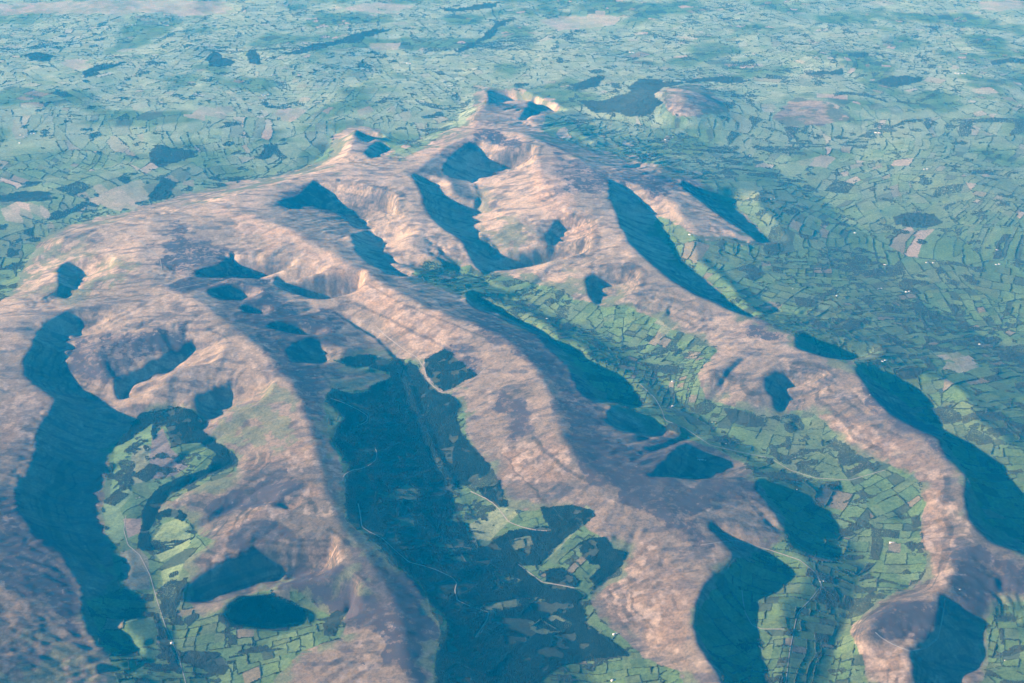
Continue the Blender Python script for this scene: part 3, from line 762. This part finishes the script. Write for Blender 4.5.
def scatter(name, tv, tf, P, S, A, mat, smooth=False):
    """many small pieces of one template as one mesh: P (n,3), S (n,3) scale, A (n,) turn"""
    tv = np.array(tv, float); n = len(P); k = len(tv)
    ca, sa = np.cos(A)[:, None], np.sin(A)[:, None]
    lx = tv[None, :, 0] * S[:, 0:1]; ly = tv[None, :, 1] * S[:, 1:2]; lz = tv[None, :, 2] * S[:, 2:3]
    VV = np.stack([lx * ca - ly * sa + P[:, 0:1], lx * sa + ly * ca + P[:, 1:2], lz + P[:, 2:3]], -1).reshape(-1, 3)
    fl = np.concatenate([np.array(f) for f in tf]); tt = np.array([len(f) for f in tf])
    FF = (fl[None, :] + (np.arange(n) * k)[:, None]).ravel(); TT = np.tile(tt, n)
    return mesh_from(name, VV, FF, TT, mat, smooth=smooth)

def ring(n, r, z, ph=0): return [(r * math.cos(2 * math.pi * i / n + ph), r * math.sin(2 * math.pi * i / n + ph), z) for i in range(n)]
CON_V = ring(5, 0.8, -0.15) + ring(5, 1.0, 0.35, 0.5) + [(0, 0, 1)]
CON_F = [(i, (i + 1) % 5, 5 + (i + 1) % 5, 5 + i) for i in range(5)] + [(5 + i, 5 + (i + 1) % 5, 10) for i in range(5)]
BUSH_V = [(-.5, -.5, -.2), (.5, -.5, -.2), (.5, .5, -.2), (-.5, .5, -.2), (-.42, -.3, 1), (.42, -.3, .85), (.38, .3, 1), (-.45, .28, .8)]
BUSH_F = [(0, 1, 5, 4), (1, 2, 6, 5), (2, 3, 7, 6), (3, 0, 4, 7), (4, 5, 6, 7)]

M_con = noisy('conifer_foliage', (0.008, 0.018, 0.012), (0.02, 0.034, 0.018), 0.02)
M_dec = noisy('woodland_foliage', (0.035, 0.045, 0.025), (0.07, 0.08, 0.04), 0.02)
M_hedge = noisy('hedge_foliage', (0.03, 0.045, 0.025), (0.06, 0.075, 0.035), 0.03)
M_track = noisy('pale_stone_track', (0.25, 0.23, 0.2), (0.34, 0.31, 0.27), 0.05)
M_lane = noisy('lane_surface', (0.2, 0.19, 0.18), (0.3, 0.28, 0.25), 0.05)

# ------------------------------------------------------------------ tracks and lanes
ROADS = [
 ('forest_track', 12, M_track, [(358,503),(360,512),(362,527),(370,532),(382,538),(395,550),(409,562),(425,566),(437,570),(452,577),(457,583),(455,590),(457,600),(472,607),(489,612),(487,620),(475,638)]),
 ('forest_track', 9, M_track, [(330,398),(342,402),(355,408),(362,412),(368,416),(367,421),(354,428)]),
 ('hill_track', 9, M_track, [(375,325),(385,335),(402,348),(418,358),(425,370),(427,378),(432,385),(442,393),(452,391),(464,385),(475,378),(485,368)]),
 ('forest_track', 9, M_track, [(470,491),(485,498),(493,503),(499,509),(509,522),(522,527),(535,530),(549,531)]),
 ('forest_track', 9, M_track, [(343,478),(345,474),(352,470),(360,469),(368,466),(376,460),(377,453),(375,447)]),
 ('valley_lane', 6, M_lane, [(742,590),(743,600),(745,612),(752,625),(762,629),(785,629)]),
 ('hill_track', 10, M_track, [(518,564),(526,570),(542,582),(560,585),(575,588)]),
 ('valley_lane', 6, M_lane, [(700,545),(735,540),(770,550),(800,560),(815,572),(822,585),(810,600),(798,612),(795,625),(790,650),(785,690)]),
 ('valley_lane', 6, M_lane, [(640,384),(655,398),(662,410),(665,420),(685,428),(710,445),(740,452),(770,458),(790,470),(815,478),(850,480),(885,470)]),
 ('rampart_path', 12, M_lane, [(875,632),(882,638),(895,645),(910,651),(926,648),(938,638),(941,625),(944,610),(945,598)]),
 ('valley_lane', 6, M_lane, [(126,515),(124,530),(128,545),(140,555),(150,575),(157,600),(165,625),(178,655),(188,690)]),
 ('hill_track', 8, M_track, [(0,303),(60,306),(120,300),(170,290),(205,283),(240,280)]),
 ('hill_track', 8, M_track, [(150,283),(162,270),(160,258),(145,245),(130,232)]),
]
road_m = raster([[(0,0),(0,1),(1,0)]]) * 0
def polyline_px(P):
    out = []
    for a, b in zip(P[:-1], P[1:]):
        n = max(2, int(math.hypot(b[0] - a[0], b[1] - a[1]) / 1.2))
        for i in range(n): out.append((a[0] + (b[0] - a[0]) * i / n, a[1] + (b[1] - a[1]) * i / n))
    out.append(P[-1]); return np.array(out, float)
for nm, wd_, m_, P in ROADS:
    pp = polyline_px(P)
    xx, yy, zz = drop(pp[:, 0], pp[:, 1])
    k = np.array([1, 2, 3, 2, 1.]); k /= k.sum()
    if len(xx) > 8:
        xs = np.convolve(np.pad(xx, 2, mode='edge'), k, 'valid'); yss = np.convolve(np.pad(yy, 2, mode='edge'), k, 'valid')
    else: xs, yss = xx, yy
    tx = np.gradient(xs); ty = np.gradient(yss); ln = np.hypot(tx, ty) + 1e-6
    nx, ny = -ty / ln, tx / ln
    w = wd_ / 2
    secs = []
    for off, dz in ((-w - 3, -3.0), (-w, 1.6), (w, 1.6), (w + 3, -3.0)):
        ax = xs + nx * off; ay = yss + ny * off
        secs.append(np.stack([ax, ay, height(ax, ay) + dz], 1))
    n = len(xs); VV = np.stack(secs, 1).reshape(-1, 3)
    i = np.arange(n - 1)[:, None] * 4
    FF = np.concatenate([np.stack([i[:, 0] + a, i[:, 0] + a + 1, i[:, 0] + a + 5, i[:, 0] + a + 4], 1) for a in range(3)], 0)[:, ::-1]
    o = mesh_from(nm, VV, FF.ravel(), np.full(len(FF), 4), m_)
    tag(o, kind='structure')
    ip = np.round(pp).astype(int)
    for ddx in (-1, 0, 1):
        for ddy in (-1, 0, 1):
            road_m[np.clip(ip[:, 1] + ddy - MY0, 0, road_m.shape[0] - 1), np.clip(ip[:, 0] + ddx - MX0, 0, road_m.shape[1] - 1)] = 1
on_road = road_m[iyp, ixp] > 0

# ------------------------------------------------------------------ woods
spx = np.gradient(GXm, axis=1).ravel(); spy = np.gradient(GYm, axis=0).ravel()
def plant(name, sel, mat, hgt, rfac=0.62):
    s = np.nonzero(sel)[0]
    if len(s) == 0: return None
    r1 = rng.random(len(s)); r2 = rng.random(len(s)); r3 = rng.random(len(s))
    X = x[s] + (r1 - .5) * spx[s] * 0.8; Y = y[s] + (r2 - .5) * spy[s] * 0.8
    Z = height(X, Y)
    hh = hgt * (0.6 + 0.7 * r3) * (0.55 + 0.75 * ((fid2[s] * 91.3) % 1.0))
    S = np.stack([np.maximum(5, spx[s] * rfac) * (0.8 + 0.4 * r1), np.maximum(5, np.minimum(spy[s], spx[s] * 2.2) * rfac) * (0.8 + 0.4 * r2), hh], 1)
    return scatter(name, CON_V, CON_F, np.stack([X, Y, Z], 1), S, 0.6 * (r3 - .5), mat)
thin = rng.random(len(x))
dens = fbm(x, y, 150, 3, 131)
_g = fields(x * 0.62 + 900, y * 0.62)
fid2 = _g
_G = _g.reshape(nr, nc); ride = np.zeros((nr, nc), bool)
ride[:, :-1] |= _G[:, :-1] != _G[:, 1:]; ride = ride.ravel() & (((_g * 331.7) % 1.0) > 0.45)
for k, (n, l, P) in enumerate(WLIST):
    con = n == 'conifer_plantation'
    comp = (fid2 * 53.7) % 1.0
    sel = (w_at == k) & ~on_road & (dens > (0.30 if con else 0.34)) & (thin > 0.04) & ((comp > 0.07) | (dens > 0.55)) & ~ride
    o = plant(n, sel, M_con if con else M_dec, 17 if con else 14)
    if o: tag(o, l, 'wood', kind='stuff')
inview = (px > -40) & (px < 1064) & (py > -10) & (py < 700)
stream = fbm(x + 500 * n2, y, 3200, 2, 171, ridged=True)
copse = (moor_t < 0.4) & (w_at < 0) & inview & ~on_road & (((fid * 6131.3) % 1.0 < 0.05 - 0.03 * sstep(19000, 26000, y)) | ((n2 > 0.60) & (n1 > 0.60 + 0.08 * sstep(19000, 26000, y))) | (n1 > 0.76) | ((stream > 0.93) & (n3 > 0.42)) | ((drn > 3.6) & (n3 > 0.5) & (z < 420))) & (pale < 0.3) & (incl < .3)
scrub = (moor_t > 0.3) & (moor < 0.85) & inview & (n1 + 0.6 * (n3 - .5) > 0.70) & (w_at < 0)
o = plant('scattered_copses', (copse | scrub) & (thin > 0.1), M_dec, 11)
tag(o, 'small copses and scrub scattered between the fields', 'copses', kind='stuff')
inr = (incl > 0.4) & (dens > 0.56) & (w_at < 0) & inview
o = plant('young_conifers', inr, M_con, 7)
tag(o, 'patchy young trees in the forest clearings', 'young trees', kind='stuff')

# ------------------------------------------------------------------ hedgerows
FG = fid.reshape(nr, nc)
ownf = np.zeros(len(x), bool)
for P_f, _c in OWN_FIELDS: ownf |= samp(raster([P_f], 0.5), px, py) > 0.6
okh = (~ownf & ((moor_t < 0.45) & (w_at < 0) & ~on_road & (pale < 0.45) & inview & ~copse)).reshape(nr, nc)
def hedges(axis):
    if axis == 1: a, b = FG[:, :-1], FG[:, 1:]; ok = okh[:, :-1] & okh[:, 1:]
    else: a, b = FG[:-1], FG[1:]; ok = okh[:-1] & okh[1:]
    hp = ((a + b) * 4513.7) % 1.0
    m = (a != b) & ok & (hp > 0.30)
    if axis == 1:
        i0 = idx[:, :-1][m]; i1 = idx[:, 1:][m]
    else:
        i0 = idx[:-1][m]; i1 = idx[1:][m]
    t = rng.random(len(i0)) * 0.5 + 0.25
    P = V[i0] * (1 - t)[:, None] + V[i1] * t[:, None]
    wpx = spx[i0]; wpy = spy[i0]
    g = rng.random(len(i0))
    hh = 3.5 + 5.5 * g ** 2
    tl = (((a[m] + b[m]) * 917.31) % 1.0)            # some hedges have grown out into lines of trees
    far_ = sstep(19000, 27000, V[i0, 1])
    hh = hh * (1 - 0.3 * far_)
    wf = (1 - 0.35 * far_) * 0.75 + 1.5 * (tl > 0.72) * (0.5 + g) + 0.5 * (tl > .5)
    hh = hh * np.where(tl > 0.72, 1.7, 1.0)
    if axis == 1: S = np.stack([np.maximum(6, wpx * 0.42) * wf, wpy * 1.35, hh], 1)
    else: S = np.stack([wpx * 1.35, np.maximum(6, np.minimum(wpx * 0.5, wpy * .5)) * wf, hh], 1)
    return P, S, (rng.random(len(i0)) - .5) * 0.5
P1, S1, A1 = hedges(1); P2, S2, A2 = hedges(0)
P_, S_, A_ = np.concatenate([P1, P2]), np.concatenate([S1, S2]), np.concatenate([A1, A2])
keep = rng.random(len(P_)) > 0.08 + 0.25 * sstep(19000, 30000, P_[:, 1])
print('hedge pieces', keep.sum())
o = scatter('hedgerows', BUSH_V, BUSH_F, P_[keep], S_[keep], A_[keep], M_hedge)
tag(o, 'network of dark hedgerows bounding the green fields', 'hedges', kind='stuff')

# ------------------------------------------------------------------ farm buildings
M_white = noisy('white_render', (0.72, 0.71, 0.68), (0.82, 0.81, 0.79), 0.3)
M_grey = noisy('pale_sheet_roof', (0.55, 0.56, 0.57), (0.78, 0.79, 0.80), 0.08, 0.6)
M_slate = noisy('slate_roof', (0.16, 0.16, 0.18), (0.26, 0.26, 0.28), 0.3, 0.7)
M_door = noisy('dark_door', (0.03, 0.03, 0.035), (0.06, 0.06, 0.06), 0.5)
def box(bv, bf, x0, x1, y0, y1, z0, z1):
    k = len(bv)
    bv += [(x0,y0,z0),(x1,y0,z0),(x1,y1,z0),(x0,y1,z0),(x0,y0,z1),(x1,y0,z1),(x1,y1,z1),(x0,y1,z1)]
    bf += [(k,k+3,k+2,k+1),(k+4,k+5,k+6,k+7),(k,k+1,k+5,k+4),(k+1,k+2,k+6,k+5),(k+2,k+3,k+7,k+6),(k+3,k,k+4,k+7)]
def pmesh(name, v, f, m, parent=None):
    return mesh_from(name, np.array(v, float), np.concatenate([np.array(q) for q in f]), np.array([len(q) for q in f]), m, parent=parent)
def building(name, px_, py_, L, Wd, hw, ang, white, label, group):
    X, Y, Z = [float(q[0]) for q in drop(px_, py_)]
    e = bpy.data.objects.new(name, None); COL.objects.link(e)
    e.location = (X, Y, Z); e.rotation_euler = (0, 0, ang)
    tag(e, label, 'building', group)
    hl, hw2 = L / 2, Wd / 2; rise = Wd * (0.22 if white else 0.35)
    v, f = [], []
    v += [(-hl,-hw2,-4),(hl,-hw2,-4),(hl,hw2,-4),(-hl,hw2,-4),(-hl,-hw2,hw),(hl,-hw2,hw),(hl,hw2,hw),(-hl,hw2,hw),(-hl,0,hw+rise),(hl,0,hw+rise)]
    f += [(0,1,5,4),(2,3,7,6),(1,2,6,9,5),(3,0,4,8,7)]
    pmesh('wall', v, f, M_white, e)
    o_ = 0.6; v, f = [], []
    for s in (-1, 1):
        k = len(v); zb = hw - o_ * rise / hw2
        v += [(-hl-o_, s*(hw2+o_), zb), (hl+o_, s*(hw2+o_), zb), (hl+o_, 0, hw+rise+.05), (-hl-o_, 0, hw+rise+.05),
              (-hl-o_, s*(hw2+o_), zb+.35), (hl+o_, s*(hw2+o_), zb+.35), (hl+o_, 0, hw+rise+.4), (-hl-o_, 0, hw+rise+.4)]
        q = [(k,k+1,k+2,k+3),(k+4,k+7,k+6,k+5),(k,k+4,k+5,k+1),(k+1,k+5,k+6,k+2),(k+3,k+7,k+4,k)]
        f += q if s < 0 else [t[::-1] for t in q]
    rf = pmesh('roof', v, f, M_grey if white else M_slate, e)
    if not white:
        v, f = [], []; box(v, f, hl-1.6, hl-.4, -.6, .6, hw+rise-.3, hw+rise+2.0); pmesh('chimney', v, f, M_white, rf)
    v, f = [], []
    box(v, f, -1.6 if white else -.6, 1.6 if white else .6, -hw2-.08, -hw2+.1, -.2, min(hw-.6, 4.2) if white else 2.1); pmesh('door', v, f, M_door, e)
FARMS = [  # px, py, count, big, where it is
 (702,460,3,1,'in the largest farm cluster of the eastern valley'),
 (697,458,1,0,'in the largest farm cluster of the eastern valley'),
 (794,458,2,0,'right of the largest valley farm cluster'),
 (673,382,1,1,'on the east side of the valley above the shadowed slope'),
 (673,406,1,1,'by the lane past the long shaded slope'),
 (664,392,1,0,'by a stream left of two valley farms'),
 (714,423,2,0,'under the dark wood below the knoll'),
 (726,444,1,0,'among tiny fields near the tip of the shaded spur'),
 (547,319,1,1,'beside the pale field at the valley head'),
 (893,543,2,1,'among square green fields under the bracken ridge'),
 (822,582,2,0,'by the lane junction on the lower valley floor'),
 (797,490,1,0,'by the upper edge of the shaded hollow'),
 (616,634,2,1,'at the moor foot right of the big plantation'),
 (613,680,1,1,'near the bottom edge of the photo, right of centre'),
 (138,498,2,0,'among trees in the western valley pasture'),
 (172,643,1,1,'beside the stream in the western valley bottom'),
 (855,233,1,1,'on the right plain beyond the shaded outer spur'),
 (885,265,1,1,'on the right plain near a pale hedge line'),
 (930,263,3,1,'in the loose hamlet on the right plain'),
 (880,289,2,1,'below the loose hamlet on the right plain'),
 (908,292,2,1,'in the lower hamlet on the right plain'),
 (998,264,2,1,'on the right plain close to the photo edge'),
 (997,250,1,1,'on the right plain above the farm near the photo edge'),
 (884,361,2,1,'on the tan field just outside the right ridge'),
 (837,296,1,1,'on the right plain outside the ridge bend'),
 (793,288,1,0,'at the foot of the outer ridge slope'),
 (961,73,4,2,'in the gleaming row on the far right plain'),
 (878,133,2,2,'beside the dark field on the far right plain'),
 (926,169,2,1,'near a pink field on the far right plain'),
 (942,86,1,1,'below the gleaming sheds on the far right plain'),
 (994,90,1,1,'near the right edge of the far plain'),
 (773,199,2,1,'on the plain outside the summit ridge'),
 (750,155,1,1,'between the far pale ridge fields'),
 (666,139,1,2,'on the plain right of the summit'),
 (409,63,2,2,'on the far plain left of the river wood'),
 (632,52,2,2,'on the far plain above the forested hill'),
 (673,138,1,1,'just right of the bright shed beyond the summit'),
 (266,95,3,2,'in the bright far left cluster'),
 (274,75,2,1,'above the bright cluster on the far left plain'),
 (24,136,3,1,'in the village on the far left plain'),
 (33,134,2,1,'right of the village on the far left plain'),
 (20,143,1,1,'just below the village on the far left plain'),
 (134,25,2,1,'near the top left corner of the photo'),
 (175,40,1,1,'high on the far left plain'),
 (232,52,2,1,'left of the round wood'),
 (690,235,1,1,'under the outer spur of the range'),
 (870,395,1,0,'beside the dark shaded slope of the right ridge'),
 (980,345,1,1,'on the right plain beside brown fields'),
 (960,590,1,0,'in shade below the rampart hill'),
 (1005,660,1,0,'in the bottom right corner of the photo'),
]
nb = 0
POS = ['', 'second ', 'third ', 'fourth ']
for fx, fy, n, big, where in FARMS:
    for k in range(n):
        r = rng.random(4)
        depth = max(1.0, (300 + 683 - fy) / 500.0)
        bx = fx + (k - (n - 1) / 2) * 3.2; by = fy + (r[0] - .5) * 1.6
        white = big > 0 and (k == 0 or r[3] > 0.4) or big == 2
        L = (26, 42, 70)[big] * (0.8 + 0.4 * r[1]); Wd = (12, 20, 32)[big] * (0.85 + .3 * r[2])
        if not white: L *= .6; Wd *= .7
        what = 'long white shed' if white else 'small white house'
        pos = '' if n == 1 else (', leftmost of group' if k == 0 else (', rightmost of group' if k == n - 1 else ', ' + ('middle one' if n == 3 else ('second' if k == 1 else 'third') + ' from left')))
        building('farm_shed' if white else 'farmhouse', bx, by, L, Wd, 6.5 if white else 5.2, (r[3] - .5) * 1.2, white, what + ' ' + where + pos, 'farm buildings scattered over the valleys and plain')
        nb += 1
print('buildings', nb)

# ------------------------------------------------------------------ haze
hz = bpy.data.materials.new('haze_air'); hz.use_nodes = True
nt = hz.node_tree; nt.nodes.clear()
o_ = nt.nodes.new('ShaderNodeOutputMaterial'); pv = nt.nodes.new('ShaderNodeVolumePrincipled')
pv.inputs['Color'].default_value = (0.0, 0.41, 0.90, 1)
pv.inputs['Density'].default_value = 1.5e-5
pv.inputs['Anisotropy'].default_value = 0.0
pv.inputs['Absorption Color'].default_value = (1, 1, 1, 1)
nt.links.new(pv.outputs[0], o_.inputs['Volume'])
zb = float(V[:, 2].min()) - 5; zt = CAM_Z + 30
ymx = float(V[:, 1].max()) + 500; xmx = float(np.abs(V[:, 0]).max()) + 500
v, f = [], []; box(v, f, -xmx, xmx, -3000, ymx, zb, zt)
o = pmesh('haze', v, f, hz); tag(o, kind='stuff')

# ------------------------------------------------------------------ light
w = bpy.data.worlds.new('World'); scn.world = w; w.use_nodes = True
nt = w.node_tree; bg = nt.nodes['Background']; sky = nt.nodes.new('ShaderNodeTexSky')
sky.sky_type = 'NISHITA'; sky.sun_disc = False
sky.sun_elevation = EL
to_sun = (-DX, -DY)
sky.sun_rotation = math.atan2(to_sun[0], to_sun[1]) % (2 * math.pi)
sky.altitude = 0; sky.air_density = 1.0; sky.dust_density = 0.6; sky.ozone_density = 10.0
nt.links.new(sky.outputs[0], bg.inputs['Color']); bg.inputs['Strength'].default_value = 0.05
sl = bpy.data.lights.new('sun', 'SUN'); sl.energy = 5.0; sl.angle = R(0.5); sl.color = (1.0, 0.90, 0.80)
so = bpy.data.objects.new('sun', sl); COL.objects.link(so)
from mathutils import Vector
so.rotation_euler = Vector((to_sun[0] * math.cos(EL), to_sun[1] * math.cos(EL), math.sin(EL))).to_track_quat('Z', 'Y').to_euler()
so.location = (0, 0, 9000)

cam = bpy.data.cameras.new('camera'); co = bpy.data.objects.new('camera', cam); COL.objects.link(co)
cam.sensor_width = 36; cam.sensor_fit = 'HORIZONTAL'; cam.lens = 18 / math.tan(HFOV / 2)
cam.clip_start = 5; cam.clip_end = 600000
co.location = (0, 0, CAM_Z); co.rotation_euler = (math.pi / 2 - PITCH, 0, 0)
scn.camera = co
vs = scn.view_settings
vs.view_transform = 'Standard'; vs.look = 'None'; vs.gamma = 1; vs.exposure = 1.36; vs.use_curve_mapping = False
cy = scn.cycles
cy.use_denoising = True; cy.max_bounces = 5; cy.diffuse_bounces = 2; cy.volume_bounces = 1; cy.use_adaptive_sampling = True
